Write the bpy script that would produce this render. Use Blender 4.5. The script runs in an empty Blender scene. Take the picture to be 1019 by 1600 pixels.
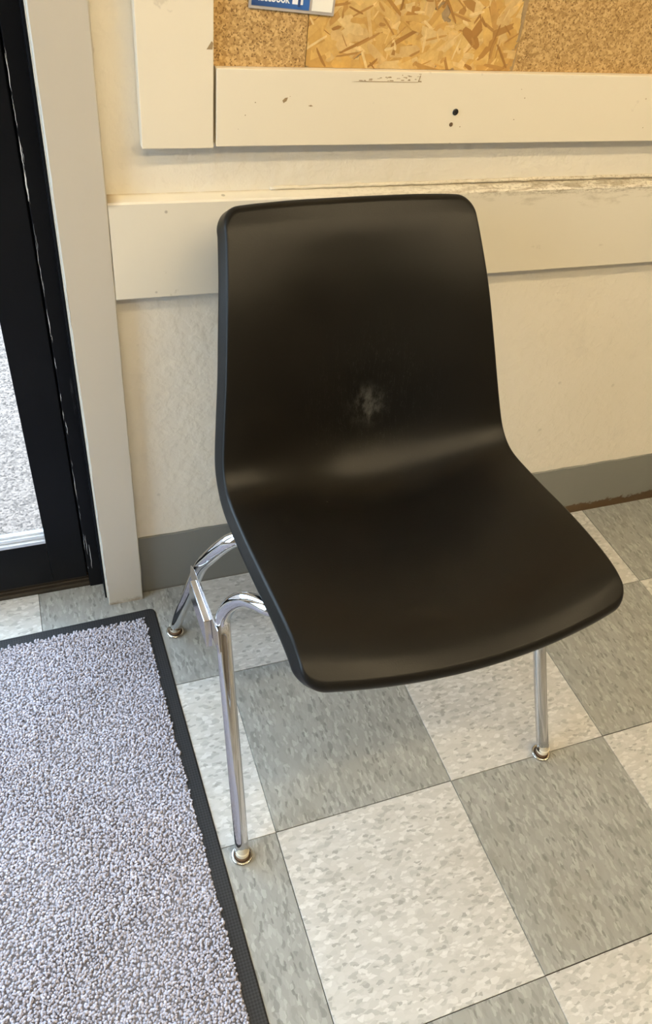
import bpy, bmesh, math, random
import numpy as np
from mathutils import Vector, Matrix

random.seed(7)
rng = np.random.default_rng(7)
scene = bpy.context.scene
COL = scene.collection

# ------------------------------------------------------------------ camera
cam_data = bpy.data.cameras.new('camera')
cam_data.sensor_fit = 'VERTICAL'
cam_data.sensor_height = 24.0
cam_data.lens = 1213.22 * 24.0 / 1600.0
cam_data.clip_start = 0.02
cam = bpy.data.objects.new('camera', cam_data)
cam.location = (-0.5216, -1.0285, 1.1868)
cam.rotation_euler = (0.8169, -0.1006, -0.3365)
COL.objects.link(cam)
scene.camera = cam

# ------------------------------------------------------------------ world, exposure
scene.view_settings.view_transform = 'Standard'
scene.view_settings.look = 'None'
scene.view_settings.gamma = 1.0
scene.view_settings.use_curve_mapping = False
scene.view_settings.exposure = 0.0

SKY_COLOR = (0.64, 0.81, 1.0)
SKY_STRENGTH = 10.0
TUBE_COLOR = (1.0, 0.79, 0.475)
TUBE_STRENGTH = 83.0
world = bpy.data.worlds.new('overcast_sky')
scene.world = world
world.use_nodes = True
bg = world.node_tree.nodes['Background']
bg.inputs[0].default_value = (*SKY_COLOR, 1)
bg.inputs[1].default_value = SKY_STRENGTH

# a portal in the glazed door opening and in the added side window (guides sky sampling, gives off no light itself)
for nm, px, py, ax, az, pw in (('door_portal', -.97, .145, -90, 0, .86), ('added_window_portal', -2.045, -.67, -90, 90, 1.0)):
    pl = bpy.data.lights.new(nm, 'AREA')
    pl.shape = 'RECTANGLE'
    pl.size, pl.size_y = pw, 1.9
    pl.cycles.is_portal = True
    po = bpy.data.objects.new(nm, pl)
    po.location = (px, py, 1.12)
    po.rotation_euler = (math.radians(ax), 0, math.radians(az))
    COL.objects.link(po)

# ------------------------------------------------------------------ node helpers
class NT:
    def __init__(self, name):
        self.m = bpy.data.materials.new(name)
        self.m.use_nodes = True
        self.t = self.m.node_tree
        self.b = self.t.nodes['Principled BSDF']
    def n(self, kind, **kw):
        nd = self.t.nodes.new(kind)
        for k, v in kw.items():
            if k == 'ins':
                for i, val in v.items():
                    self.set(nd, i, val)
            else:
                setattr(nd, k, v)
        return nd
    def set(self, nd, i, val):
        if isinstance(val, bpy.types.NodeSocket):
            self.t.links.new(val, nd.inputs[i])
        else:
            s = nd.inputs[i]
            if isinstance(val, tuple) and len(val) == 3 and s.type == 'RGBA':
                val = (*val, 1)
            s.default_value = val
    def coord(self, out='Object'):
        return self.n('ShaderNodeTexCoord').outputs[out]
    def mapping(self, vec, scale=(1, 1, 1), loc=(0, 0, 0), rot=(0, 0, 0)):
        return self.n('ShaderNodeMapping', ins={0: vec, 1: loc, 2: rot, 3: scale}).outputs[0]
    def noise(self, vec, scale, detail=3, rough=.5, out=0, dist=0):
        return self.n('ShaderNodeTexNoise', ins={'Vector': vec, 'Scale': scale, 'Detail': detail, 'Roughness': rough, 'Distortion': dist}).outputs[out]
    def voronoi(self, vec, scale, out='Color', feature='F1', rnd=1.0):
        nd = self.n('ShaderNodeTexVoronoi', feature=feature, ins={'Vector': vec, 'Scale': scale, 'Randomness': rnd})
        return nd.outputs[out]
    def ramp(self, fac, stops, interp='LINEAR'):
        nd = self.n('ShaderNodeValToRGB', ins={0: fac})
        nd.color_ramp.interpolation = interp
        el = nd.color_ramp.elements
        while len(el) < len(stops):
            el.new(0.5)
        for e, (p, c) in zip(el, stops):
            e.position = p
            if not isinstance(c, tuple):
                c = (c, c, c)
            e.color = (*c, 1)
        return nd.outputs[0]
    def math(self, op, a, b=0.0, clamp=False):
        return self.n('ShaderNodeMath', operation=op, use_clamp=clamp, ins={0: a, 1: b}).outputs[0]
    def vmath(self, op, a, b):
        return self.n('ShaderNodeVectorMath', operation=op, ins={0: a, 1: b}).outputs[0]
    def mix(self, f, a, b, mode='MIX'):
        nd = self.n('ShaderNodeMix', data_type='RGBA', blend_type=mode)
        self.set(nd, 0, f); self.set(nd, 6, a); self.set(nd, 7, b)
        return nd.outputs[2]
    def sep(self, v):
        return self.n('ShaderNodeSeparateXYZ', ins={0: v}).outputs
    def bump(self, h, strength=.3, dist=.002):
        nd = self.n('ShaderNodeBump', ins={'Height': h, 'Strength': strength, 'Distance': dist})
        self.t.links.new(nd.outputs[0], self.b.inputs['Normal'])
    def out(self, color=None, rough=None, metal=None, spec=None):
        if color is not None: self.set(self.b, 'Base Color', color)
        if rough is not None: self.set(self.b, 'Roughness', rough)
        if metal is not None: self.set(self.b, 'Metallic', metal)
        if spec is not None: self.set(self.b, 'Specular IOR Level', spec)
        return self.m

# ------------------------------------------------------------------ materials
M = {}
def smooth_range(nt, v, a, b):
    return nt.n('ShaderNodeMapRange', interpolation_type='SMOOTHSTEP', ins={0: v, 1: a, 2: b, 3: 0.0, 4: 1.0}).outputs[0]

def mat_wall():
    nt = NT('textured_cream_wall_paint')
    c = nt.coord()
    big = nt.noise(c, 2.3, 4)
    fine = nt.noise(c, 130, 3, .55)
    med = nt.noise(c, 42, 3, .5)
    smear = nt.noise(nt.mapping(c, (9, 9, 5)), 1.5, 5, .65)
    base = nt.mix(nt.ramp(big, [(.35, 0.0), (.7, 1.0)]), (.70, .655, .56), (.745, .70, .605))
    sp = nt.math('MULTIPLY', nt.ramp(smear, [(.58, 0.0), (.72, 1.0)]), .20)
    base = nt.mix(sp, base, (.46, .43, .37))
    specks = nt.ramp(nt.voronoi(c, 17, 'Distance'), [(.05, 1.0), (.075, 0.0)])
    base = nt.mix(nt.math('MULTIPLY', specks, .25), base, (.35, .32, .27))
    h = nt.math('ADD', nt.math('MULTIPLY', fine, .5), nt.ramp(med, [(.42, 0.0), (.62, 1.0)]))
    nt.bump(h, .30, .0022)
    return nt.out(base, .55, spec=.35)
M['wall'] = mat_wall()

def mat_white_board(name, tint, chips=.0, dirt_floor=False, rail=False, grain=(4, 60, 60)):
    nt = NT(name)
    c = nt.coord()
    n1 = nt.noise(c, 3.0, 4)
    base = nt.mix(n1, tint, tuple(v * .93 for v in tint))
    grn = nt.noise(nt.mapping(c, grain), 1.0, 3)
    spots = nt.ramp(nt.noise(c, 26, 4, .6), [(.70, 0.0), (.735, 1.0)])
    base = nt.mix(nt.math('MULTIPLY', spots, .35), base, (.42, .37, .28))
    dots = nt.ramp(nt.voronoi(c, 11, 'Distance'), [(.022, 1.0), (.035, 0.0)])
    base = nt.mix(nt.math('MULTIPLY', dots, .6), base, (.16, .13, .09))
    if dirt_floor:
        z = nt.sep(c)[2]
        d = nt.math('ADD', nt.math('MULTIPLY', nt.noise(c, 60, 4, .7), .04), z)
        low = nt.ramp(d, [(.014, 1.0), (.030, 0.0)])
        base = nt.mix(nt.math('MULTIPLY', low, .85), base, (.13, .075, .03))
        smd = nt.math('MULTIPLY', nt.ramp(z, [(.0, 1.0), (.55, 0.0)]), nt.ramp(nt.noise(c, 7, 5, .65), [(.45, 0.0), (.75, 1.0)]))
        base = nt.mix(nt.math('MULTIPLY', smd, .22), base, (.36, .31, .24))
    if rail:
        x, y, z = nt.sep(c)
        xr = smooth_range(nt, x, -.25, .35)
        str_ = nt.noise(nt.mapping(c, (26, 60, 330)), 1.0, 5, .7)
        edge = nt.math('SUBTRACT', 1.0, smooth_range(nt, nt.math('ABSOLUTE', nt.math('SUBTRACT', z, .0655)), .0, .011))
        m = nt.math('MULTIPLY', nt.ramp(str_, [(.47, 0.0), (.57, 1.0)]), nt.math('MULTIPLY', xr, edge))
        base = nt.mix(nt.math('MULTIPLY', m, .75), base, (.20, .155, .09))
        spk = nt.math('MULTIPLY', nt.ramp(nt.noise(nt.mapping(c, (1, 1, 2)), 170, 4, .7), [(.50, 0.0), (.60, 1.0)]), nt.math('MULTIPLY', xr, smooth_range(nt, z, .052, .064)))
        base = nt.mix(nt.math('MULTIPLY', spk, .6), base, (.21, .16, .085))
        back = nt.math('MULTIPLY', smooth_range(nt, y, -.006, .004), smooth_range(nt, z, .060, .066))
        base = nt.mix(nt.math('MULTIPLY', back, nt.ramp(nt.noise(c, 45, 4, .7), [(.30, .35), (.55, .95)])), base, (.34, .26, .14))
        cor = nt.math('MULTIPLY', nt.math('SUBTRACT', 1.0, smooth_range(nt, x, -.4185, -.400)), smooth_range(nt, z, .058, .067))
        base = nt.mix(nt.math('MULTIPLY', cor, .75), base, (.22, .15, .07))
        lowd = nt.math('SUBTRACT', 1.0, smooth_range(nt, nt.math('ABSOLUTE', nt.math('SUBTRACT', z, .047)), .002, .018))
        m2 = nt.math('MULTIPLY', nt.math('MULTIPLY', lowd, xr), nt.ramp(nt.noise(nt.mapping(c, (18, 30, 70)), 1.0, 5, .7), [(.53, 0.0), (.68, 1.0)]))
        base = nt.mix(nt.math('MULTIPLY', m2, .5), base, (.36, .31, .22))
    nt.bump(nt.math('ADD', nt.math('MULTIPLY', grn, .6), nt.noise(c, 18, 3)), .18, .0015)
    return nt.out(base, .42, spec=.4)
M['board_v'] = mat_white_board('white_painted_frame_board', (.77, .70, .56), grain=(60, 60, 4))
M['board_h'] = mat_white_board('white_painted_frame_board_flat', (.77, .70, .56), grain=(4, 60, 60))
M['rail'] = mat_white_board('cream_painted_rail', (.71, .66, .55), rail=True)
M['casing'] = mat_white_board('cream_painted_casing', (.50, .462, .392), dirt_floor=True, grain=(60, 60, 4))

def mat_baseboard():
    nt = NT('grey_painted_baseboard')
    c = nt.coord()
    x, y, z = nt.sep(c)
    base = nt.mix(nt.noise(c, 4, 4), (.155, .160, .150), (.19, .192, .178))
    d = nt.math('ADD', z, nt.math('MULTIPLY', nt.noise(c, 75, 5, .7), -.045))
    chip = nt.math('MULTIPLY', nt.ramp(d, [(-.021, 1.0), (-.017, 0.0)]), smooth_range(nt, x, .1, .55))
    low = nt.math('MULTIPLY', nt.ramp(z, [(.001, 1.0), (.005, 0.0)]), .6)
    base = nt.mix(nt.math('MAXIMUM', chip, low), base, (.075, .045, .018))
    dots = nt.ramp(nt.voronoi(c, 24, 'Distance'), [(.03, 1.0), (.05, 0.0)])
    base = nt.mix(nt.math('MULTIPLY', dots, .6), base, (.07, .06, .05))
    nt.bump(nt.noise(c, 60, 3), .25, .0015)
    return nt.out(base, .5, spec=.35)
M['baseboard'] = mat_baseboard()

def mat_tile(name, light):
    nt = NT(name)
    c = nt.coord()
    rnd = nt.n('ShaderNodeObjectInfo').outputs['Random']
    off = nt.n('ShaderNodeCombineXYZ', ins={0: nt.math('MULTIPLY', rnd, 37.0), 1: nt.math('MULTIPLY', rnd, 61.0), 2: 0.0}).outputs[0]
    v = nt.vmath('ADD', c, off)
    # ragged chip outlines, long axis turned a quarter between the two kinds
    wob = nt.n('ShaderNodeTexNoise', ins={'Vector': v, 'Scale': 110.0, 'Detail': 2.0}).outputs['Color']
    v = nt.vmath('ADD', v, nt.vmath('MULTIPLY', nt.vmath('SUBTRACT', wob, (.5, .5, .5)), (.007, .007, 0)))
    st = (.44, 1.0, 1.0) if light else (1.0, .36, 1.0)
    m1 = nt.mapping(v, st)
    m2 = nt.mapping(v, tuple(k * 1.0 for k in st), loc=(3.1, 7.7, 0))
    c1 = nt.sep(nt.voronoi(m1, 150))[0]
    c2 = nt.sep(nt.voronoi(m2, 215))[1]
    c3 = nt.sep(nt.voronoi(m2, 330))[2]
    c4 = nt.sep(nt.voronoi(m1, 78))[1]
    if light:
        a, b, hi, lo = (.425, .420, .402), (.495, .490, .472), (.63, .627, .61), (.275, .272, .257)
    else:
        a, b, hi, lo = (.225, .231, .222), (.280, .286, .276), (.375, .381, .37), (.145, .149, .142)
    base = nt.ramp(c1, [(0.0, a), (1.0, b)])
    base = nt.mix(nt.math('MULTIPLY', c4, .35), base, nt.mix(c4, a, b))
    base = nt.mix(nt.math('MULTIPLY', nt.ramp(c2, [(.72, 0.0), (.95, 1.0)]), .60), base, hi)
    base = nt.mix(nt.math('MULTIPLY', nt.ramp(c2, [(.05, 1.0), (.16, 0.0)]), .50), base, lo)
    base = nt.mix(nt.math('MULTIPLY', nt.ramp(c3, [(.025, 1.0), (.04, 0.0)]), .75), base, lo)
    base = nt.mix(nt.math('MULTIPLY', nt.ramp(c3, [(.95, 0.0), (.97, 1.0)]), .6), base, hi)
    # a little ground-in dirt
    w = nt.n('ShaderNodeNewGeometry').outputs['Position']
    dirt = nt.ramp(nt.noise(w, 5.0, 5, .6), [(.5, 0.0), (.75, 1.0)])
    base = nt.mix(nt.math('MULTIPLY', dirt, .18), base, (.22, .18, .12))
    nt.bump(nt.noise(w, 9, 2), .06, .004)
    return nt.out(base, nt.ramp(nt.noise(w, 14, 4), [(.3, .30), (.7, .42)]), spec=.42)
M['tile_light'] = mat_tile('light_vinyl_composition_tile', True)
M['tile_dark'] = mat_tile('grey_vinyl_composition_tile', False)

def simple(name, col, rough=.5, metal=0.0, spec=.5, nscale=None, namt=.1, bump=None):
    nt = NT(name)
    c = nt.coord()
    f = nt.noise(c, nscale or 12, 4)
    base = nt.mix(f, tuple(v * (1 - namt) for v in col), tuple(min(1, v * (1 + namt)) for v in col))
    if bump:
        nt.bump(nt.noise(c, bump[0], 3), bump[1], bump[2])
    return nt.out(base, rough, metal, spec)
M['slab'] = simple('dark_tile_adhesive', (.035, .022, .014), .9)
M['ceiling'] = simple('white_ceiling_panel', (.42, .40, .37), .9, nscale=60)
M['chrome'] = simple('polished_chrome', (.64, .64, .655), .06, 1.0, namt=.03)
M['weld'] = simple('brazed_chrome_plate', (.66, .65, .68), .16, 1.0, namt=.08, nscale=90)
M['glide_metal'] = simple('worn_glide_steel', (.60, .57, .52), .22, 1.0, namt=.15, nscale=160)
M['glide_rubber'] = simple('brown_glide_rubber', (.13, .07, .035), .6, namt=.3, nscale=200)
M['collar'] = simple('ivory_plastic_collar', (.72, .66, .52), .4)
M['black_screw'] = simple('black_screw', (.012, .011, .010), .35)
M['hole'] = simple('dark_screw_hole', (.10, .06, .03), .8)
M['bare_wood'] = simple('bare_wood_under_paint', (.30, .21, .11), .8, nscale=150, namt=.35)
M['white_flake'] = simple('white_undercoat', (.70, .70, .69), .6, nscale=300, namt=.2)
M['threshold'] = simple('dark_brown_threshold', (.030, .021, .012), .55, nscale=40, namt=.5)
M['bead'] = simple('pale_aluminium_bead', (.62, .66, .72), .35, .4, nscale=60)
M['fixture'] = simple('white_fixture_enamel', (.8, .8, .78), .4)
M['sleeve'] = simple('clear_plastic_sleeve_edge', (.40, .37, .35), .25, nscale=30)
M['sign_white'] = simple('white_print', (.84, .82, .76), .4, namt=.02)
M['sign_letter'] = simple('white_lettering', (.85, .86, .90), .4, namt=.02)

def mat_sign_blue():
    nt = NT('blue_print')
    z = nt.sep(nt.coord())[0]
    return nt.out(nt.mix(smooth_range(nt, z, .0, .085), (.022, .060, .19), (.035, .13, .42)), .3)
M['sign_blue'] = mat_sign_blue()

def mat_black_paint():
    nt = NT('black_gloss_door_paint')
    c = nt.coord()
    base = nt.mix(nt.noise(c, 5, 4), (.0035, .0037, .0045), (.0075, .008, .0095))
    scr = nt.noise(nt.mapping(c, (70, 70, 7), rot=(.0, .25, 0)), 1.0, 6, .72)
    base = nt.mix(nt.math('MULTIPLY', nt.ramp(scr, [(.68, 0.0), (.74, 1.0)]), .35), base, (.10, .10, .10))
    fl = nt.ramp(nt.voronoi(c, 15, 'Distance'), [(.015, 1.0), (.028, 0.0)])
    base = nt.mix(nt.math('MULTIPLY', fl, .5), base, (.22, .22, .21))
    nt.bump(nt.noise(nt.mapping(c, (90, 90, 6)), 1.0, 3), .15, .001)
    return nt.out(base, .32, spec=.09)
M['black_paint'] = mat_black_paint()

def mat_black_plastic():
    nt = NT('black_grained_plastic')
    c = nt.coord()
    x, y, z = nt.sep(c)
    base = nt.mix(nt.noise(c, 7, 4), (.0040, .0036, .0028), (.0065, .0058, .0046))
    grain = nt.voronoi(c, 620, 'Distance')
    # pale scuff at the small of the back, fine scratches round it
    d = nt.n('ShaderNodeVectorMath', operation='DISTANCE', ins={0: nt.mapping(c, (1, 1, 1)), 1: (.018, .375, .528)}).outputs['Value']
    near = nt.math('SUBTRACT', 1.0, smooth_range(nt, d, .010, .046))
    scn = nt.noise(nt.mapping(c, (60, 60, 28), rot=(.2, .9, 0)), 1.0, 6, .75)
    sc = nt.math('MULTIPLY', near, nt.ramp(scn, [(.44, 0.0), (.66, 1.0)]))
    far = nt.math('SUBTRACT', 1.0, smooth_range(nt, d, .05, .16))
    sn = nt.noise(nt.mapping(c, (150, 60, 16), rot=(.2, -.4, .3)), 1.0, 3, .6)
    lines = nt.math('MULTIPLY', far, nt.ramp(nt.math('ABSOLUTE', nt.math('SUBTRACT', sn, .5)), [(.0, .12), (.008, 0.0)]))
    lint = nt.ramp(nt.voronoi(c, 13, 'Distance'), [(.010, 1.0), (.016, 0.0)])
    mask = nt.math('MAXIMUM', nt.math('MULTIPLY', sc, .24), nt.math('MAXIMUM', nt.math('MULTIPLY', lines, .5), nt.math('MULTIPLY', lint, .25)))
    base = nt.mix(mask, base, (.30, .30, .28))
    nt.bump(grain, .10, .0006)
    rough = nt.ramp(nt.noise(c, 10, 4), [(.3, .34), (.7, .42)])
    return nt.out(base, rough, spec=.20)
M['plastic'] = mat_black_plastic()

def mat_cork(name, k):
    nt = NT(name)
    c = nt.coord()
    v = nt.vmath('ADD', c, nt.vmath('MULTIPLY', nt.n('ShaderNodeTexNoise', ins={'Vector': c, 'Scale': 160.0}).outputs['Color'], (.004, .004, .004)))
    g = nt.sep(nt.voronoi(v, 330))[0]
    g2 = nt.sep(nt.voronoi(v, 620))[1]
    base = nt.ramp(g, [(0, tuple(x * k for x in (.33, .20, .075))), (.5, tuple(x * k for x in (.46, .295, .12))), (1, tuple(x * k for x in (.60, .41, .19)))])
    base = nt.mix(nt.math('MULTIPLY', nt.ramp(g2, [(.09, 1.0), (.12, 0.0)]), .75), base, (.13, .065, .02))
    base = nt.mix(nt.math('MULTIPLY', nt.ramp(nt.noise(c, 420, 3), [(.60, 0.0), (.68, 1.0)]), .5), base, (.14, .075, .025))
    nt.bump(g, .3, .0008)
    return nt.out(base, .8, spec=.2)
M['far_wall'] = simple('dim_tan_wall_paint', (.26, .23, .19), .7, nscale=3)
M['cork'] = mat_cork('cork_sheet', 1.0)
M['cork_b'] = mat_cork('cork_sheet_finer', .93)

def mat_strand():
    nt = NT('wood_strands')
    a = nt.n('ShaderNodeAttribute', attribute_name='strand_tone')
    g = nt.noise(nt.mapping(nt.coord(), (70, 200, 70)), 1.0, 5, .65)
    base = nt.mix(nt.ramp(g, [(.3, 0.0), (.75, .55)]), a.outputs['Color'], (.30, .155, .04))
    nt.bump(g, .2, .0008)
    return nt.out(base, .6, spec=.3)
M['strand'] = mat_strand()

def mat_pile():
    nt = NT('lavender_grey_pile_yarn')
    a = nt.n('ShaderNodeAttribute', attribute_name='yarn_tone')
    big = nt.noise(nt.coord(), 6, 4)
    base = nt.mix(nt.math('MULTIPLY', nt.ramp(big, [(.4, 0.0), (.7, 1.0)]), .22), a.outputs['Color'], (.27, .26, .27))
    return nt.out(base, .85, spec=.15)
M['pile'] = mat_pile()

M['backing'] = simple('pale_pile_backing', (.12, .115, .13), .9, nscale=200)
def mat_rubber():
    nt = NT('black_rubber_with_diamond_grain')
    c = nt.coord()
    m = nt.mapping(c, (330, 330, 330), rot=(0, 0, .785))
    ch = nt.n('ShaderNodeTexChecker', ins={'Vector': m, 'Scale': 1.0}).outputs['Fac']
    base = nt.mix(ch, (.008, .008, .010), (.020, .021, .024))
    nt.bump(ch, .35, .0006)
    return nt.out(base, .55, spec=.35)
M['rubber'] = mat_rubber()

def mat_concrete():
    nt = NT('exposed_aggregate_pavement')
    c = nt.coord()
    sp = nt.sep(nt.voronoi(c, 230))[0]
    base = nt.ramp(sp, [(0, (.055, .0435, .0365)), (.3, (.150, .118, .100)), (1, (.29, .228, .194))])
    base = nt.mix(nt.ramp(nt.noise(c, 3.0, 5), [(.35, 0.0), (.7, .45)]), base, (.150, .118, .100))
    nt.bump(sp, .3, .002)
    return nt.out(base, .9, spec=.2)
M['concrete'] = mat_concrete()

def mat_glass():
    nt = NT('clear_door_glass')
    t = nt.t
    tr = nt.n('ShaderNodeBsdfTransparent', ins={0: (.93, .95, .95)})
    gl = nt.n('ShaderNodeBsdfGlossy', ins={0: (1., 1., 1.), 'Roughness': .01})
    lw = nt.n('ShaderNodeFresnel', ins={'IOR': 1.45})
    # the pane's far face adds no second mirror image
    fr = nt.math('MULTIPLY', lw.outputs[0], nt.math('SUBTRACT', 1.0, nt.n('ShaderNodeNewGeometry').outputs['Backfacing']))
    mx = nt.n('ShaderNodeMixShader', ins={0: fr, 1: tr.outputs[0], 2: gl.outputs[0]})
    t.links.new(mx.outputs[0], t.nodes['Material Output'].inputs[0])
    return nt.m
M['glass'] = mat_glass()

def mat_emit(name, col, strength):
    nt = NT(name)
    nt.set(nt.b, 'Emission Color', col)
    nt.set(nt.b, 'Emission Strength', strength)
    return nt.out((.8, .8, .8), .5)
M['tube'] = mat_emit('lit_diffuser', TUBE_COLOR, TUBE_STRENGTH)

# ------------------------------------------------------------------ mesh helpers
def add_box(bm, x0, x1, y0, y1, z0, z1):
    vs = [bm.verts.new(p) for p in ((x0, y0, z0), (x1, y0, z0), (x1, y1, z0), (x0, y1, z0), (x0, y0, z1), (x1, y0, z1), (x1, y1, z1), (x0, y1, z1))]
    for f in ((3, 2, 1, 0), (4, 5, 6, 7), (0, 1, 5, 4), (1, 2, 6, 5), (2, 3, 7, 6), (3, 0, 4, 7)):
        bm.faces.new([vs[i] for i in f])
    return vs

def obj(name, bm, mat, parent=None, loc=(0, 0, 0), smooth=False, bevel=0):
    if bevel:
        bmesh.ops.bevel(bm, geom=list(bm.edges), offset=bevel, segments=2, affect='EDGES', profile=.6)
    bmesh.ops.recalc_face_normals(bm, faces=list(bm.faces))
    me = bpy.data.meshes.new(name)
    bm.to_mesh(me); bm.free()
    me.materials.append(mat)
    if smooth:
        me.polygons.foreach_set('use_smooth', [True] * len(me.polygons))
    o = bpy.data.objects.new(name, me)
    o.location = loc
    o.parent = parent
    COL.objects.link(o)
    return o

def boxes(name, lst, mat, parent=None, bevel=0, center=None):
    bm = bmesh.new()
    cx, cy, cz = center or (0, 0, 0)
    for b in lst:
        add_box(bm, b[0] - cx, b[1] - cx, b[2] - cy, b[3] - cy, b[4] - cz, b[5] - cz)
    return obj(name, bm, mat, parent, (cx, cy, cz), bevel=bevel)

def tag(o, label=None, cat=None, group=None, kind=None):
    if label: o['label'] = label
    if cat: o['category'] = cat
    if group: o['group'] = group
    if kind: o['kind'] = kind
    return o

def empty(name, loc=(0, 0, 0), rz=0):
    o = bpy.data.objects.new(name, None)
    o.empty_display_size = .05
    o.location = loc
    o.rotation_euler = (0, 0, rz)
    COL.objects.link(o)
    return o

def catmull(P, n=6):
    P = [Vector(p) for p in P]
    Q = [P[0] * 2 - P[1]] + P + [P[-1] * 2 - P[-2]]
    out = []
    for i in range(1, len(Q) - 2):
        a, b, c, d = Q[i - 1:i + 3]
        for k in range(n):
            t = k / n
            out.append(.5 * ((2 * b) + (c - a) * t + (2 * a - 5 * b + 4 * c - d) * t * t + (3 * b - a - 3 * c + d) * t ** 3))
    out.append(P[-1])
    return out

def add_tube(bm, path, r, n=20):
    prev = None
    up = Vector((.13, .95, .21)).normalized()
    rings = []
    for i, p in enumerate(path):
        t = (path[min(i + 1, len(path) - 1)] - path[max(i - 1, 0)]).normalized()
        a = (up - t * up.dot(t)).normalized()
        up = a
        b = t.cross(a)
        rings.append([bm.verts.new(p + (a * math.cos(2 * math.pi * k / n) + b * math.sin(2 * math.pi * k / n)) * r) for k in range(n)])
    for A, B in zip(rings, rings[1:]):
        for k in range(n):
            bm.faces.new((A[k], A[(k + 1) % n], B[(k + 1) % n], B[k]))
    bm.faces.new(rings[0][::-1]); bm.faces.new(rings[-1])

def add_lathe(bm, prof, n=28, c=(0, 0, 0)):
    rings = []
    for r, z in prof:
        rings.append([bm.verts.new((c[0] + r * math.cos(2 * math.pi * k / n), c[1] + r * math.sin(2 * math.pi * k / n), c[2] + z)) for k in range(n)])
    for A, B in zip(rings, rings[1:]):
        for k in range(n):
            bm.faces.new((A[k], A[(k + 1) % n], B[(k + 1) % n], B[k]))
    bm.faces.new(rings[0][::-1]); bm.faces.new(rings[-1])

# ------------------------------------------------------------------ the setting
T = .3048
YA = -.5354
XL, XR, YF, ZC = -1.9, 2.75, -4.5, 2.6
DOOR_L, DOOR_R = -1.46, -.486

floor = boxes('floor', [(XL, XR, YF, .12, -.06, -.0032)], M['slab'])
tag(floor, 'checkerboard floor of pale and grey flecked vinyl tiles', kind='structure')

# each tile its own piece; two shared meshes for full tiles, cut tiles along walls
tile_cache = {}
def tile_mesh(w, h, mat):
    key = (round(w, 4), round(h, 4), mat)
    if key not in tile_cache:
        bm = bmesh.new()
        vs = add_box(bm, -w / 2, w / 2, -h / 2, h / 2, -.0032, 0)
        top = [e for e in bm.edges if all(v.co.z > -.001 for v in e.verts)]
        bmesh.ops.bevel(bm, geom=top, offset=.0004, segments=1, affect='EDGES')
        me = bpy.data.meshes.new('tile')
        bm.to_mesh(me); bm.free()
        me.materials.append(M[mat])
        tile_cache[key] = me
    return tile_cache[key]
GAP = .0014
for i in range(-7, 9):
    for j in range(-12, 2):
        x0, x1 = i * T, (i + 1) * T
        y0, y1 = YA + j * T, YA + (j + 1) * T
        back = .0412 if i <= -2 and i >= -5 else 0.0
        x0, x1 = max(x0, XL), min(x1, XR)
        y0, y1 = max(y0, YF), min(y1, back)
        if x1 - x0 < .02 or y1 - y0 < .02:
            continue
        o = bpy.data.objects.new('tile', tile_mesh(x1 - x0 - random.choice((.0006, .0012)), y1 - y0 - random.choice((.0008, .0015)), 'tile_light' if (i + j) % 2 == 0 else 'tile_dark'))
        o.location = ((x0 + x1) / 2, (y0 + y1) / 2, 0)
        o.parent = floor
        COL.objects.link(o)

wb = boxes('wall_back', [(DOOR_R, XR, 0, .14, 0, ZC), (XL, DOOR_L, 0, .14, 0, ZC), (DOOR_L, DOOR_R, 0, .14, 2.08, ZC)], M['wall'])
tag(wb, 'cream textured wall behind the chair', kind='structure')
tag(boxes('wall_left', [(XL - .14, XL, -.15, .14, 0, ZC), (XL - .14, XL, YF, -1.19, 0, ZC), (XL - .14, XL, -1.19, -.15, 0, .20), (XL - .14, XL, -1.19, -.15, 2.1, ZC)], M['far_wall']), 'tan wall at the door side', kind='structure')
tag(boxes('wall_right', [(XR, XR + .14, YF, .14, 0, ZC)], M['far_wall']), 'tan wall on the far right side', kind='structure')
tag(boxes('wall_front', [(XL - .14, XR + .14, YF - .14, YF, 0, ZC)], M['far_wall']), 'tan wall behind the viewer', kind='structure')
tag(boxes('ceiling', [(XL - .14, XR + .14, YF - .14, .14, ZC, ZC + .1)], M['ceiling']), 'white panelled ceiling', kind='structure')

# grey baseboard with a slightly wandering painted top edge
bm = bmesh.new()
N = 220
x0, x1 = -.4215, XR
prev = None
for k in range(N + 1):
    x = x0 + (x1 - x0) * k / N
    zt = .1482 + .0006 * math.sin(k * .9) + random.uniform(-.0005, .0005)
    ring = [bm.verts.new(p) for p in ((x, -.0035, 0.0), (x, -.0035, zt - .001), (x, -.0022, zt), (x, 0, zt), (x, 0, 0.0))]
    if prev:
        for q in range(5):
            bm.faces.new((prev[q], prev[(q + 1) % 5], ring[(q + 1) % 5], ring[q]))
    else:
        bm.faces.new(ring)
    prev = ring
bm.faces.new(prev[::-1])
tag(obj('baseboard_back', bm, M['baseboard']), 'grey painted baseboard along the cream wall, chipped along the floor', kind='structure')

# chair rail board on the wall
bm = bmesh.new()
RX0, RX1 = -.4195, XR
rc = (0, 0, .7055)
prof = [(0, .6365), (-.0185, .6365), (-.0200, .6380), (-.0200, .7695), (-.0185, .7720), (0, .7755)]
ring0 = [bm.verts.new((RX0, y, z - rc[2])) for y, z in prof]
ring1 = [bm.verts.new((RX1, y, z - rc[2])) for y, z in prof]
for q in range(len(prof)):
    bm.faces.new((ring0[q], ring0[(q + 1) % len(prof)], ring1[(q + 1) % len(prof)], ring1[q]))
bm.faces.new(ring0[::-1]); bm.faces.new(ring1)
trim = obj('trim_1', bm, M['rail'], loc=rc)
tag(trim, 'wide cream chair rail board with a grimy top edge', kind='structure')
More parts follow.
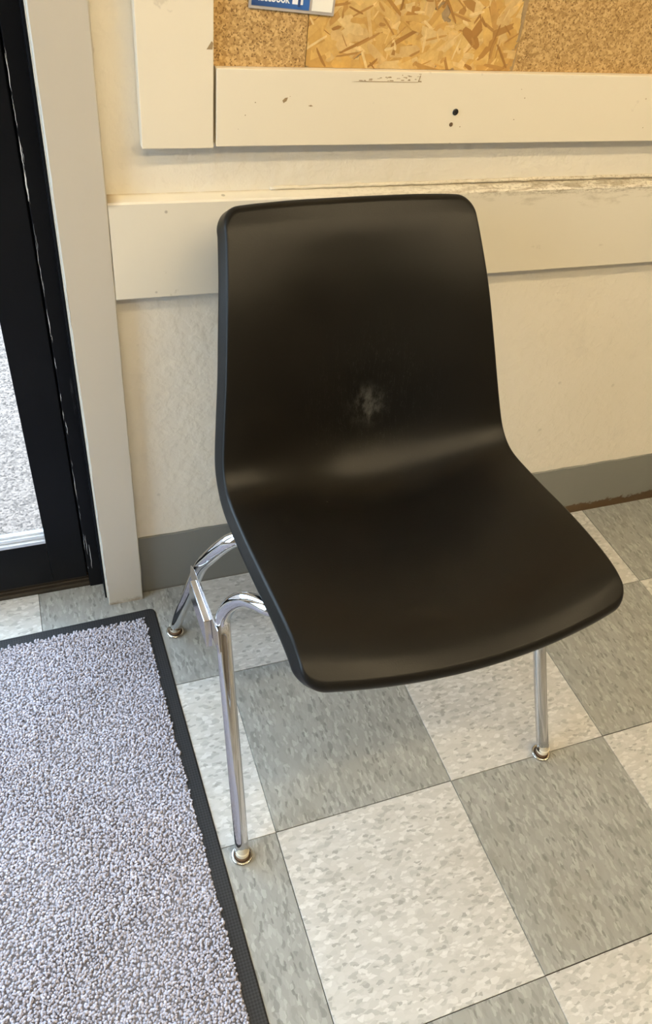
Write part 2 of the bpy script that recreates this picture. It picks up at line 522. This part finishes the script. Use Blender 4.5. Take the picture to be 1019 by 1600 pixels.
# lumpy bead of caulk between rail and wall (right-hand stretch)
bm = bmesh.new()
path = []
for k in range(150):
    x = -.20 + k * .0085
    path.append(Vector((x, -.0006 + random.uniform(-.0004, .0004), .7775 + .0016 * min(1, k / 40) + random.uniform(-.0007, .0007) - rc[2])))
add_tube(bm, path, .0028, 8)
obj('caulk_bead', bm, M['rail'], trim, smooth=True)

# door casing
bm = bmesh.new()
prev = None
NZ = 120
for k in range(NZ + 1):
    z = 2.14 * k / NZ
    jl, jr = random.uniform(-.0007, .0007), random.uniform(-.0006, .0006)
    ring = [bm.verts.new(p) for p in ((-.4845 + jl, -.0185, z), (-.4830 + jl * .5, -.02, z), (-.4215 + jr * .5, -.02, z), (-.4200 + jr, -.0185, z), (-.4200, -.0002, z), (-.4845, -.0002, z))]
    if prev:
        for q in range(6):
            bm.faces.new((prev[q], prev[(q + 1) % 6], ring[(q + 1) % 6], ring[q]))
    else:
        bm.faces.new(ring)
    prev = ring
bm.faces.new(prev[::-1])
tag(obj('trim_2', bm, M['casing']), 'cream painted door casing with chipped edges and a dirty foot', kind='structure')
tag(boxes('trim_3', [(-1.5245, -.4855, -.02, -.0002, 2.08, 2.14)], M['casing'], bevel=.001), 'cream casing across the top of the door', kind='structure')
tag(boxes('trim_4', [(-1.5245, -1.46, -.02, -.0002, 0, 2.079)], M['casing'], bevel=.001), 'cream casing on the far side of the door', kind='structure')

# black jambs
jamb = boxes('trim_5', [(-.5130, -.4862, .037, .139, 0, 2.05), (-.4895, -.4862, -.0002, .037, 0, 2.08), (-.5250, -.5130, .0925, .139, 0, 2.05), (DOOR_L + .0005, -1.433, .037, .139, 0, 2.05), (-1.433, -1.420, .0925, .139, 0, 2.05), (DOOR_L + .0005, -.4862, .037, .139, 2.05, 2.0795)], M['black_paint'], bevel=.0012)
tag(jamb, 'black painted door jamb with white scratches along its edge', kind='structure')
# chipped slivers of white undercoat along the jamb's edge
bm = bmesh.new()
def sliver(x, z0, z1, w, y=.0366):
    n = 7
    L, R = [], []
    for k in range(n):
        t = k / (n - 1)
        ww = .6 * w * math.sin(math.pi * (.08 + .84 * t)) * random.uniform(.5, 1.2)
        xx = x + random.uniform(-.0006, .0006)
        L.append(bm.verts.new((xx - ww / 2, y, z0 + (z1 - z0) * t)))
        R.append(bm.verts.new((xx + ww / 2, y, z0 + (z1 - z0) * t)))
    for k in range(n - 1):
        bm.faces.new((L[k], R[k], R[k + 1], L[k + 1]))
for x, a, b, w in ((-.5125, .885, .925, .0014), (-.5122, .80, .835, .002), (-.5125, .755, .80, .0032), (-.5125, .845, .872, .001), (-.5125, .62, .70, .0009),
                   (-.512, .555, .60, .0016), (-.5123, .50, .52, .0016), (-.512, .44, .455, .0012), (-.5105, .375, .40, .0013), (-.5118, .24, .30, .0010),
                   (-.5045, .05, .115, .0016), (-.5085, .09, .14, .0011)):
    sliver(x, a, b, w)
for k in range(22):
    sliver(-.5128 + random.uniform(0, .002), *(lambda a: (a, a + random.uniform(.006, .03)))(random.uniform(.03, 1.0)), random.uniform(.0003, .0007))
g = bmesh.ops.extrude_face_region(bm, geom=list(bm.faces))
bmesh.ops.translate(bm, vec=(0, .0006, 0), verts=[v for v in g['geom'] if isinstance(v, bmesh.types.BMVert)])
obj('paint_chips', bm, M['white_flake'], jamb)['kind'] = 'stuff'
# white undercoat showing on the casing's chipped inner edge near the floor
casing = bpy.data.objects['trim_2']
bm = bmesh.new()
for x, a, b, w in ((-.4838, .04, .075, .004), (-.4838, .08, .15, .0018), (-.4838, .20, .33, .0014), (-.484, .48, .56, .0013), (-.484, .60, .66, .0016)):
    sliver(x, a, b, w, y=-.0203)
g = bmesh.ops.extrude_face_region(bm, geom=list(bm.faces))
bmesh.ops.translate(bm, vec=(0, .0010, 0), verts=[v for v in g['geom'] if isinstance(v, bmesh.types.BMVert)])
obj('paint_chips', bm, M['white_flake'], casing)['kind'] = 'stuff'

# glazed door
door = empty('door_1', (-.95, .067, 0))
tag(door, 'black framed glass door left of the cream casing', kind='structure')
def dpart(name, lst, mat, bevel=.0012, parent=None):
    o = boxes(name, lst, mat, None, bevel)
    o.parent = parent or door
    o.location = (.95, -.067, 0)
    if parent:
        o.location = (0, 0, 0)
    return o
DX0, DX1 = -1.430, -.5155
GX0, GX1 = -1.365, -.578
dpart('stile', [(GX1, DX1, .046, .090, .022, 2.045)], M['black_paint'])
dpart('stile', [(DX0, GX0, .046, .090, .022, 2.045)], M['black_paint'])
dpart('bottom_rail', [(GX0, GX1, .0462, .0898, .022, .125)], M['black_paint'])
dpart('top_rail', [(GX0, GX1, .0462, .0898, 1.96, 2.045)], M['black_paint'])
dpart('glazing_bead', [(GX0, GX1, .0475, .0665, .125, .1325), (GX0, GX1, .0535, .0665, .1335, .141), (GX0, GX1, .058, .0665, .141, .146)], M['bead'], .0006)
dpart('glass_pane', [(GX0, GX1, .067, .071, .125, 1.96)], M['glass'], 0)
thr = dpart('threshold', [(DX0 - .02, -.5132, .0415, .125, -.0005, .006), (DX0 - .02, -.5132, .0415, .0455, .006, .0085), (DX0 - .02, -.5132, .047, .0505, .006, .0125), (DX0 - .02, -.5132, .052, .0555, .006, .0165), (DX0 - .02, -.5132, .057, .085, .006, .0195)], M['threshold'], .0008)

# out-of-view window, added in the side wall for cool light on mat and floor
added_win = empty('added_window_1', (XL - .07, -.67, .20))
tag(added_win, 'black framed window added out of view in the side wall to bring in cool daylight', kind='structure')
boxes('added_window_frame', [(-.03, .03, -.5195, -.48, .0005, 1.8995), (-.03, .03, .48, .5195, .0005, 1.8995), (-.03, .03, -.48, .48, .0005, .04), (-.03, .03, -.48, .48, 1.86, 1.8995)], M['black_paint'], added_win)
boxes('glass_pane', [(-.003, .003, -.48, .48, .04, 1.86)], M['glass'], added_win)

# pavement outside
tag(boxes('pavement', [(-9, 8, .14, 9, -.10, -.015), (-9, XL - .14, -9, .14, -.10, -.015)], M['concrete']), 'speckled concrete pavement outside the glass door', kind='structure')

# ceiling fixtures: two rows of tubes parallel to the wall
def fixture(x, y, label):
    t = empty('ceiling_light', (x, y, ZC))
    tag(t, label, 'ceiling light', 'fluorescent fixtures on the ceiling')
    boxes('housing', [(-.62, .62, -.075, .075, -.05, 0)], M['fixture'], t, bevel=.004)
    bm = bmesh.new()
    add_tube(bm, [Vector((-.60, 0, -.075)), Vector((0, 0, -.075)), Vector((.60, 0, -.075))], .018, 12)
    obj('tube', bm, M['tube'], t, smooth=True)
    for s in (-1, 1):
        boxes('lamp_holder', [(s * .61 - .01, s * .61 + .01, -.02, .02, -.10, -.05)], M['fixture'], t, bevel=.002)
for x, side in ((-.85, 'nearest the door'), (.50, 'middle of the row'), (1.85, 'farthest from the door')):
    fixture(x, -1.28, 'tube light in the row near the bulletin board, ' + side)
    fixture(x, -2.20, 'tube light in the row deeper in the room, ' + side)

# ------------------------------------------------------------------ bulletin board
BB = empty('bulletin_board', (.25, 0, .839))
tag(BB, 'bulletin board of cork and strand board in a white plank frame on the wall', 'bulletin board')
def bpart(name, lst, mat, bevel=.0012):
    c = ((lst[0][0] + lst[0][1]) / 2, (lst[0][2] + lst[0][3]) / 2, (lst[0][4] + lst[0][5]) / 2)
    o = boxes(name, lst, mat, None, bevel, c)
    o.parent = BB
    o.location = Vector(c) - Vector((.25, 0, .839))
    return o
ZT = 1.80
bpart('frame_board', [(-.3720, -.2830, -.020, -.0005, .8375, ZT)], M['board_v'], .0009)
bpart('frame_board', [(-.2795, .86, -.020, -.0005, .8393, .9282)], M['board_h'], .0009)
bpart('frame_board', [(.863, .952, -.020, -.0005, .8393, ZT)], M['board_v'], .0009)
bpart('frame_board', [(-.2795, .86, -.020, -.0005, ZT - .089, ZT)], M['board_h'], .0009)
bpart('backing', [(-.2829, .8625, -.004, -.0006, .84, ZT - .002)], M['bare_wood'], 0)
PY = -.0105
bpart('cork_panel', [(-.2826, -.1660, PY, -.0042, .9284, ZT - .0892)], M['cork'], .0004)
# right cork sheet, its left edge slightly off plumb
bm = bmesh.new()
zt = ZT - .0892
P = [(.1325, .9284), (.8596, .9284), (.8596, zt), (.1325 - .105 * (zt - .9284), zt)]
A = [bm.verts.new((x - .25, PY + .0012, z - .839)) for x, z in P]
B = [bm.verts.new((x - .25, -.0042, z - .839)) for x, z in P]
bm.faces.new(A); bm.faces.new(B[::-1])
for k in range(4):
    bm.faces.new((A[k], B[k], B[(k + 1) % 4], A[(k + 1) % 4]))
obj('cork_panel', bm, M['cork_b'], BB)
# strand board: a panel with its pressed strands
osb = bpart('strand_panel', [(-.1655, .132, PY + .001, -.0042, .9284, zt)], M['bare_wood'], 0)
sv, sf, sc = [], [], []
tones = [(.62, .40, .13), (.70, .48, .18), (.56, .34, .10), (.66, .46, .20), (.74, .55, .26), (.48, .28, .085), (.38, .205, .06), (.60, .37, .105)]
wts = np.array([5, 5, 4, 4, 3, 1.6, 1.0, 4]); wts = wts / wts.sum()
def strand(cx, cz, L, W, a, y, tone):
    n0 = len(sv)
    ca, sa = math.cos(a), math.sin(a)
    out = []
    m = 9
    for k in range(m):
        th = 2 * math.pi * k / m
        px, pz = math.cos(th), math.sin(th)
        px = math.copysign(abs(px) ** .6, px) * L * random.uniform(.75, 1.05)
        pz = math.copysign(abs(pz) ** .6, pz) * W * random.uniform(.6, 1.1)
        x = min(max(cx + px * ca - pz * sa, -.1652), .1318 - .105 * max(0, cz - .9284))
        z = min(max(cz + px * sa + pz * ca, .9286), zt - .0005)
        out.append((x, z))
    tilt = random.uniform(-.00025, .00025)
    for yy in (y, y + .0006):
        for (x, z) in out:
            sv.append((x, yy + tilt * (x - cx) / .02, z))
    sf.append([n0 + k for k in range(m)][::-1])
    for k in range(m):
        sf.append([n0 + k, n0 + (k + 1) % m, n0 + m + (k + 1) % m, n0 + m + k])
    sc.extend([tone] * (2 * m))
k = 0
for layer in range(4):
    for q in range(190):
        cx, cz = random.uniform(-.165, .13), random.uniform(.925, zt) if q > 70 else random.uniform(.925, 1.06)
        a = random.choice([random.gauss(.5, .35), random.gauss(-.6, .5), random.gauss(0, .3), random.uniform(-1.5, 1.5)])
        L = random.uniform(.014, .045) * (1.15 - .15 * layer)
        W = random.uniform(.005, .015) * (1.2 - .2 * layer)
        tone = tones[rng.choice(len(tones), p=wts)]
        j = random.uniform(.9, 1.1)
        if tone[0] < .5:
            W *= .6
        strand(cx, cz, L, W, a, PY + .0009 - .0002 * layer - random.uniform(0, .00025), tuple(min(1, t * j) for t in tone))
# slivers and splinters pressed between the strands
for q in range(190):
    cx, cz = random.uniform(-.163, .128), random.uniform(.93, 1.06) if q < 110 else random.uniform(1.06, zt)
    a = random.choice([random.gauss(.5, .4), random.gauss(-.7, .5), random.uniform(-1.5, 1.5)])
    tone = random.choice([(.30, .15, .04), (.40, .22, .065), (.78, .60, .30), (.72, .50, .20), (.50, .29, .085)])
    strand(cx, cz, random.uniform(.004, .020), random.uniform(.0005, .0024), a, PY + .00005 - random.uniform(0, .00015), tone)
# a few long dark splinters seen low on the panel
for cx, cz, L, W, a in ((-.095, .957, .034, .0022, .42), (-.035, .965, .022, .003, .5), (.06, .965, .02, .006, -.7), (.085, .955, .018, .006, .8), (.07, .985, .022, .007, 1.0), (-.06, 1.0, .03, .0025, -.7), (-.03, .99, .012, .008, 1.2)):
    strand(cx, cz, L, W, a, PY + .0001, random.choice([(.34, .17, .045), (.40, .21, .055)]))
me = bpy.data.meshes.new('wood_strands')
me.from_pydata([(x - .25, y, z - .839) for x, y, z in sv], [], sf)
ca = me.color_attributes.new('strand_tone', 'FLOAT_COLOR', 'POINT')
ca.data.foreach_set('color', np.c_[np.array(sc), np.ones(len(sc))].ravel())
me.materials.append(M['strand'])
so = bpy.data.objects.new('wood_strands', me)
so.parent = BB
COL.objects.link(so)
so['kind'] = 'stuff'

# paint chips, a scrape, a screw and an empty screw hole on the bottom plank
bm = bmesh.new()
def chip(pts, y=-.0203):
    n = len(pts)
    A = [bm.verts.new((x - .25, y, z - .839)) for x, z in pts]
    B = [bm.verts.new((x - .25, y + .0006, z - .839)) for x, z in pts]
    bm.faces.new(A); bm.faces.new(B[::-1])
    for k in range(n):
        bm.faces.new((A[k], B[k], B[(k + 1) % n], A[(k + 1) % n]))
chip([(-.2915, .9478), (-.2855, .9565), (-.2836, .9545), (-.2845, .9478)])
chip([(-.1955, .8935), (-.192, .8965), (-.1885, .897), (-.190, .893), (-.194, .8905)])
chip([(-.161, .8875), (-.157, .8885), (-.1545, .887), (-.158, .8865)])
for k in range(26):
    x = -.096 + .085 * random.random() ** .8
    z = .9165 + random.uniform(0, .0095) * (x + .105) / .09
    w, h = random.uniform(.001, .006), random.uniform(.0003, .0011)
    chip([(x, z), (x + w, z + random.uniform(-.0003, .0003)), (x + w * .9, z + h), (x + w * .1, z + h)])
chip([(-.105, .9158), (-.012, .9158), (-.013, .9163), (-.09, .9166)])
chip([(-.0125, .9162), (-.0115, .9162), (-.0095, .924), (-.0105, .924)])
for k in range(10):
    x, z = random.uniform(-.27, .4), random.uniform(.85, .92)
    w = random.uniform(.0006, .0015)
    chip([(x, z), (x + w, z + .0003), (x + w * .8, z + w), (x - .0002, z + w * .8)])
obj('paint_chips', bm, M['bare_wood'], BB)['kind'] = 'stuff'
def disc(name, x, z, r, mat, y=-.020, h=.0016):
    bm = bmesh.new()
    add_lathe(bm, [(r, 0), (r, h * .5), (r * .8, h), (r * .42, h), (r * .38, h * .45)], 18)
    o = obj(name, bm, mat, BB, (x - .25, y, z - .839), smooth=False)
    o.rotation_euler = (math.radians(90), 0, 0)
    return o
disc('screw', .0512, .8802, .0042, M['black_screw'])
disc('screw_hole', .0482, .8643, .0028, M['hole'], h=.0008)

# small printed card in a plastic sleeve, pinned on the cork
SG = empty('printed_card', (-.2405, -.0112, .9895))
SG.rotation_euler = (0, math.radians(2.7), 0)
tag(SG, 'small blue card with white lettering in a clear plastic sleeve on the cork', 'sign')
def spart(name, x0, x1, z0, z1, y, t, mat, bevel=0):
    return boxes(name, [(x0, x1, y - t, y, z0, z1)], mat, SG, bevel)
spart('sleeve', 0, .1055, 0, .052, -.0003, .0012, M['sleeve'], .0004)
spart('blue_panel', .0030, .0735, .0035, .049, -.0016, .0005, M['sign_blue'])
spart('white_panel', .0770, .1025, .0035, .031, -.0016, .0005, M['sign_white'])
def text(body, x, z, size, mat, parent, y=-.0022, bold=.0, sx=1.0):
    cu = bpy.data.curves.new('lettering', 'FONT')
    cu.body = body
    cu.size = size
    cu.offset = bold
    cu.extrude = .0002
    tmp = bpy.data.objects.new('tmp', cu)
    COL.objects.link(tmp)
    dg = bpy.context.evaluated_depsgraph_get()
    me = bpy.data.meshes.new_from_object(tmp.evaluated_get(dg))
    bpy.data.objects.remove(tmp)
    me.materials.clear(); me.materials.append(mat)
    o = bpy.data.objects.new('lettering', me)
    o.parent = parent
    o.location = (x, y, z)
    o.rotation_euler = (math.radians(90), 0, 0)
    o.scale = (sx, 1, 1)
    COL.objects.link(o)
    return o
wd = text('facebook', .0103, .0088, .0125, M['sign_letter'], SG, bold=.00025)
wd.scale.x = .0388 / max(v.co.x for v in wd.data.vertices)
lg = spart('logo_square', .0520, .0652, .0083, .0215, -.0021, .0003, M['sign_letter'], .0001)
lt = text('f', .0580, .0068, .0205, M['sign_blue'], SG, y=-.0025, bold=.0007)

# ------------------------------------------------------------------ entrance mat
th = math.radians(1.45)
MAT = empty('entrance_mat', (-.4040, -.0480, 0), th)
tag(MAT, 'lavender grey pile entrance mat with black rubber border on the tiles by the door', 'mat')
MW, ML = .91, 1.20
bm = bmesh.new()
def rr(x0, x1, y0, y1, r, n=5):
    pts = []
    for cx, cy, a0 in ((x1 - r, y1 - r, 0), (x0 + r, y1 - r, 90), (x0 + r, y0 + r, 180), (x1 - r, y0 + r, 270)):
        for k in range(n + 1):
            a = math.radians(a0 + 90 * k / n)
            pts.append((cx + r * math.cos(a), cy + r * math.sin(a)))
    return pts
loops = []
for ins, z in ((0, .0002), (.0, .0012), (.0025, .0026), (.021, .0030), (.024, .0030)):
    loops.append([bm.verts.new((x, y, z)) for x, y in rr(-MW + ins, -ins, -ML + ins, -ins, max(.012 - ins, .002))])
for A, B in zip(loops, loops[1:]):
    n = len(A)
    for k in range(n):
        bm.faces.new((A[k], A[(k + 1) % n], B[(k + 1) % n], B[k]))
bm.faces.new(loops[-1]); bm.faces.new(loops[0][::-1])
obj('rubber_border', bm, M['rubber'], MAT)
boxes('pile_backing', [(-MW + .0245, -.0245, -ML + .0245, -.0245, .0028, .0036)], M['backing'], MAT)
# pile: small bent tufts of yarn, far too many to count
sp = .0034
gx = np.arange(-MW + .024, -.0225, sp); gy = np.arange(-ML + .024, -.0225, sp)
X, Y = np.meshgrid(gx, gy)
X = X.ravel() + rng.uniform(-.0019, .0019, X.size); Y = Y.ravel() + rng.uniform(-.0019, .0019, Y.size)
nt_ = X.size
ring = 5
ang = np.arange(ring) * 2 * np.pi / ring
tx, ty = rng.normal(0, .0016, nt_), rng.normal(0, .0016, nt_)
hh = rng.uniform(.0035, .0062, nt_) + .0011 * np.sin(X * 23 + np.sin(Y * 17) * 2)
rr_ = rng.uniform(.0014, .0023, nt_)
rot = rng.uniform(0, 6.28, nt_)
levels = [(0.0, .80, 0.0), (.55, 1.08, .45), (.88, .80, .9)]
V = np.zeros((nt_, 3 * ring + 1, 3), np.float32)
for li, (hz, rs, lean) in enumerate(levels):
    for k in range(ring):
        V[:, li * ring + k, 0] = X + tx * lean + rr_ * rs * np.cos(ang[k] + rot)
        V[:, li * ring + k, 1] = Y + ty * lean + rr_ * rs * np.sin(ang[k] + rot)
        V[:, li * ring + k, 2] = .0022 + hh * hz
V[:, -1, 0] = X + tx * 1.1; V[:, -1, 1] = Y + ty * 1.1; V[:, -1, 2] = .0022 + hh
tri = []
for li in range(2):
    for k in range(ring):
        a, b = li * ring + k, li * ring + (k + 1) % ring
        tri += [(a, b, b + ring), (a, b + ring, a + ring)]
for k in range(ring):
    tri.append((2 * ring + k, 2 * ring + (k + 1) % ring, 3 * ring))
tri = np.array(tri, np.int32)
nv = 3 * ring + 1
F = (tri[None] + (np.arange(nt_, dtype=np.int32) * nv)[:, None, None]).reshape(-1, 3)
me = bpy.data.meshes.new('pile')
me.vertices.add(nt_ * nv); me.vertices.foreach_set('co', V.reshape(-1))
me.loops.add(F.size); me.loops.foreach_set('vertex_index', F.reshape(-1))
me.polygons.add(len(F))
me.polygons.foreach_set('loop_start', np.arange(len(F), dtype=np.int32) * 3)
me.polygons.foreach_set('loop_total', np.full(len(F), 3, np.int32))
me.polygons.foreach_set('use_smooth', np.ones(len(F), bool))
me.update(calc_edges=True)
tone = np.clip(rng.normal(1.0, .17, nt_), .5, 1.5)[:, None] * np.array([.43, .42, .485])[None]
ca = me.color_attributes.new('yarn_tone', 'FLOAT_COLOR', 'POINT')
ca.data.foreach_set('color', np.repeat(np.c_[np.clip(tone, 0, 1), np.ones(nt_)], nv, axis=0).ravel().astype(np.float32))
me.materials.append(M['pile'])
pile = bpy.data.objects.new('pile', me)
pile.parent = MAT
COL.objects.link(pile)
pile['kind'] = 'stuff'

# ------------------------------------------------------------------ the chair
CH = empty('stacking_chair', (-.094, -.544, 0), math.radians(2.2))
tag(CH, 'black moulded plastic stacking chair with chrome tube legs against the wall', 'chair')

RIM = np.array([  # y, z, half width: front edge of seat to top of back
    (-.030, .4720, .2165), (-.012, .4835, .2168), (.009, .4895, .2170), (.043, .4920, .2175), (.089, .4910, .2185), (.128, .4885, .2190), (.184, .4835, .2190),
    (.240, .4810, .2183), (.266, .4835, .2180), (.286, .4945, .2170), (.301, .5130, .2150), (.323, .5620, .2075), (.343, .6110, .2000), (.368, .6660, .1925),
    (.385, .7000, .1875), (.404, .7320, .1825), (.429, .7690, .1770), (.4470, .7880, .1740)])
def spline(P, n):
    Q = np.vstack([2 * P[0] - P[1], P, 2 * P[-1] - P[-2]])
    out = []
    for i in range(1, len(Q) - 2):
        a, b, c, d = Q[i - 1:i + 3]
        for t in np.linspace(0, 1, 20, endpoint=False):
            out.append(.5 * (2 * b + (c - a) * t + (2 * a - 5 * b + 4 * c - d) * t * t + (3 * b - a - 3 * c + d) * t ** 3))
    out.append(P[-1])
    return np.array(out)
fine = spline(RIM, 20)
sl = np.r_[0, np.cumsum(np.linalg.norm(np.diff(fine[:, :2], axis=0), axis=1))]
STOT = sl[-1]
su = np.linspace(0, STOT, 400)
fu = np.stack([np.interp(su, sl, fine[:, k]) for k in range(3)], 1)
kern = np.hanning(15); kern /= kern.sum()
for k in range(3):   # light smoothing along the profile
    pad = np.r_[2 * fu[0, k] - fu[7:0:-1, k], fu[:, k], 2 * fu[-1, k] - fu[-2:-9:-1, k]]
    fu[:, k] = np.convolve(pad, kern, 'valid')
tan = np.gradient(fu[:, :2], su, axis=0)
tan /= np.linalg.norm(tan, axis=1)[:, None]
# dish depth along the profile (fractions of arc length)
DK = np.array([(0, .004), (.06, .010), (.15, .022), (.28, .033), (.40, .046), (.47, .056), (.54, .054), (.68, .035), (.82, .024), (.92, .016), (1.0, .008)])
def prof(s):
    return [np.interp(s, su, fu[:, k]) for k in range(3)], [np.interp(s, su, tan[:, k]) for k in range(2)], np.interp(s / STOT, DK[:, 0], DK[:, 1])
W0, L0, RC = .2, STOT / 2, .020
def axis_vals(half, n_in):
    c = list(half - RC + RC * np.sin(np.linspace(0, math.pi / 2, 9)))
    inner = list(np.linspace(-(half - RC), half - RC, n_in))
    return [-v for v in c[::-1]][:-1] + inner + c[1:]
AU, BV = axis_vals(W0, 31), axis_vals(L0, 61)
NA, NB = len(AU), len(BV)
sstep = lambda t: t * t * (3 - 2 * t)
def domain(a, b):
    p = (abs(a) - (W0 - RC)) / RC; q = (abs(b) - (L0 - RC)) / RC
    sa, sb = math.copysign(1, a), math.copysign(1, b)
    if p > 0 and q > 0:
        pp, qq = p * math.sqrt(1 - q * q / 2), q * math.sqrt(1 - p * p / 2)
        a2, b2 = sa * (W0 - RC + RC * pp), sb * (L0 - RC + RC * qq)
        e = RC * (1 - math.hypot(pp, qq))
        g = (sa * pp, sb * qq)
    else:
        a2, b2 = a, b
        e = min(W0 - abs(a), L0 - abs(b))
        g = (sa, 0.0) if p >= q else (0.0, sb)
    gl = math.hypot(*g) or 1
    return a2, b2, max(e, 0), (g[0] / gl, g[1] / gl)
def shell_point(a, b):
    a2, b2, e, g = domain(a, b)
    s = b2 + L0
    (y, z, w), (ty_, tz_), D = prof(s)
    nx = a2 / W0
    # front edge bows forward, top edge bows up a little
    y -= .030 * (1 - nx * nx) * max(0, 1 - s / .16) ** 1.6
    zb = .009 * (1 - nx * nx) * max(0, 1 - (STOT - s) / .14) ** 1.5
    ex = W0 - abs(a2)
    dep = D * sstep(min(ex / .190, 1)) 
    nrm = Vector((0, -tz_, ty_))
    P = Vector((nx * w, y, z)) - nrm * dep + Vector((0, ty_, tz_)) * zb
    o = Vector((g[0], g[1] * ty_, g[1] * tz_))
    return P, nrm, o, s
bm = bmesh.new()
grid = [[bm.verts.new(shell_point(a, b)[0]) for a in AU] for b in BV]
for i in range(NB - 1):
    for j in range(NA - 1):
        bm.faces.new((grid[i][j], grid[i][j + 1], grid[i + 1][j + 1], grid[i + 1][j]))
bound = [(0, j) for j in range(NA)] + [(i, NA - 1) for i in range(1, NB)] + [(NB - 1, j) for j in range(NA - 2, -1, -1)] + [(i, 0) for i in range(NB - 2, 0, -1)]
prev = [grid[i][j] for i, j in bound]
info = [shell_point(AU[j], BV[i]) for i, j in bound]
steps = [('r', k / 7) for k in range(1, 8)] + [('f', .35), ('f', .7), ('f', 1.0)]
for kind, val in steps:
    cur = []
    for P, n, o, s in info:
        fr = max(0, 1 - s / .05) * abs(o.y)
        ft = max(0, 1 - (STOT - s) / .05) * abs(o.z)
        r = .0050 + .009 * fr + .011 * ft
        PH = math.radians(70 + 38 * fr + 12 * ft)
        L = .0190 - .008 * fr
        if kind == 'r':
            a = PH * val
            q = P + o * (r * math.sin(a)) - n * (r * (1 - math.cos(a)))
        else:
            q = P + o * (r * math.sin(PH)) - n * (r * (1 - math.cos(PH))) + (o * math.cos(PH) - n * math.sin(PH)) * (L * val)
        cur.append(bm.verts.new(q))
    n_ = len(cur)
    for k in range(n_):
        bm.faces.new((prev[k], cur[k], cur[(k + 1) % n_], prev[(k + 1) % n_]))
    prev = cur
shell = obj('seat_shell', bm, M['plastic'], CH, smooth=True)
shell['label'] = 'black moulded one-piece seat and back'
# outward normals must point to the sitter
if shell.data.polygons[(NA - 1) * 10 + NA // 2].normal.z < 0:
    shell.data.flip_normals()
sol = shell.modifiers.new('thickness', 'SOLIDIFY'); sol.thickness = .0042; sol.offset = -1
ss = shell.modifiers.new('smooth', 'SUBSURF'); ss.levels = 1; ss.render_levels = 1

TR = .0106
FRONT = [(-.2700, .0, .014), (-.2653, .052, .112), (-.2605, .109, .225), (-.2565, .155, .315), (-.2548, .1680, .342), (-.2535, .1715, .3600), (-.2495, .1650, .3840), (-.2435, .1520, .4100), (-.2360, .1380, .4280), (-.2275, .1230, .4370), (-.2180, .1080, .4410), (-.2040, .0960, .4420), (-.180, .090, .4380)]
REAR = [(-.2660, .4400, .014), (-.2625, .4030, .100), (-.2590, .3600, .190), (-.2565, .3280, .260), (-.2540, .3060, .308), (-.2520, .2880, .342), (-.2475, .2710, .3700), (-.2420, .2560, .3960), (-.2350, .2440, .4180), (-.2270, .2360, .4330), (-.2170, .2310, .4410), (-.2040, .2280, .4420), (-.180, .226, .4370)]
def mirror(P, s): return [(-s * x, y, z) for x, y, z in P]
for base in (FRONT, REAR):
    for s in (-1, 1):
        pts = [(s * abs(x), y, z) for x, y, z in base]
        bm = bmesh.new()
        add_tube(bm, catmull(pts, 5), TR, 24)
        leg = obj('leg', bm, M['chrome'], CH, smooth=True)
        fx, fy = pts[0][0], pts[0][1]
        bm = bmesh.new()
        add_lathe(bm, [(.0160, .0004), (.0165, .0018), (.0160, .0036), (.0140, .0046), (.0118, .0040), (.0112, .0034)], 32, (fx, fy, 0))
        obj('glide', bm, M['glide_metal'], leg, smooth=True)
        bm = bmesh.new()
        add_lathe(bm, [(.0105, .0030), (.0108, .0060), (.0100, .0100), (.0088, .0110)], 28, (fx, fy, 0))
        obj('glide_cushion', bm, M['glide_rubber'], leg, smooth=True)
        bm = bmesh.new()
        add_lathe(bm, [(.0095, .0085), (.0102, .0100), (.0102, .0190), (.0100, .0200)], 28, (fx, fy, 0))
        obj('collar', bm, M['collar'], leg, smooth=True)
    y, z = base[-1][1:]
    bm = bmesh.new()
    add_tube(bm, [Vector((-.181, y, z)), Vector((-.09, y, z - .016)), Vector((0, y, z - .022)), Vector((.09, y, z - .016)), Vector((.181, y, z))], TR, 20)
    obj('cross_tube', bm, M['chrome'], CH, smooth=True)
# ganging bracket between the legs on each side
for s in (-1, 1):
    bm = bmesh.new()
    def slab(pts, xa, xb):
        A = [bm.verts.new((s * xa, y, z)) for y, z in pts]
        B = [bm.verts.new((s * xb, y, z)) for y, z in pts]
        bm.faces.new(A); bm.faces.new(B[::-1])
        for k in range(len(pts)):
            bm.faces.new((A[k], B[k], B[(k + 1) % len(pts)], A[(k + 1) % len(pts)]))
    slab([(.144, .316), (.156, .3515), (.168, .3490), (.282, .3400), (.3000, .3300), (.303, .306), (.21, .300)], .2650, .2668)
    br = obj('bracket', bm, M['weld'], CH, bevel=.0004)
    bm = bmesh.new()
    slab([(.174, .2960), (.1885, .3365), (.2660, .3365), (.2730, .3020)], .2668, .2765)
    obj('bracket_channel', bm, M['weld'], br, bevel=.0012)
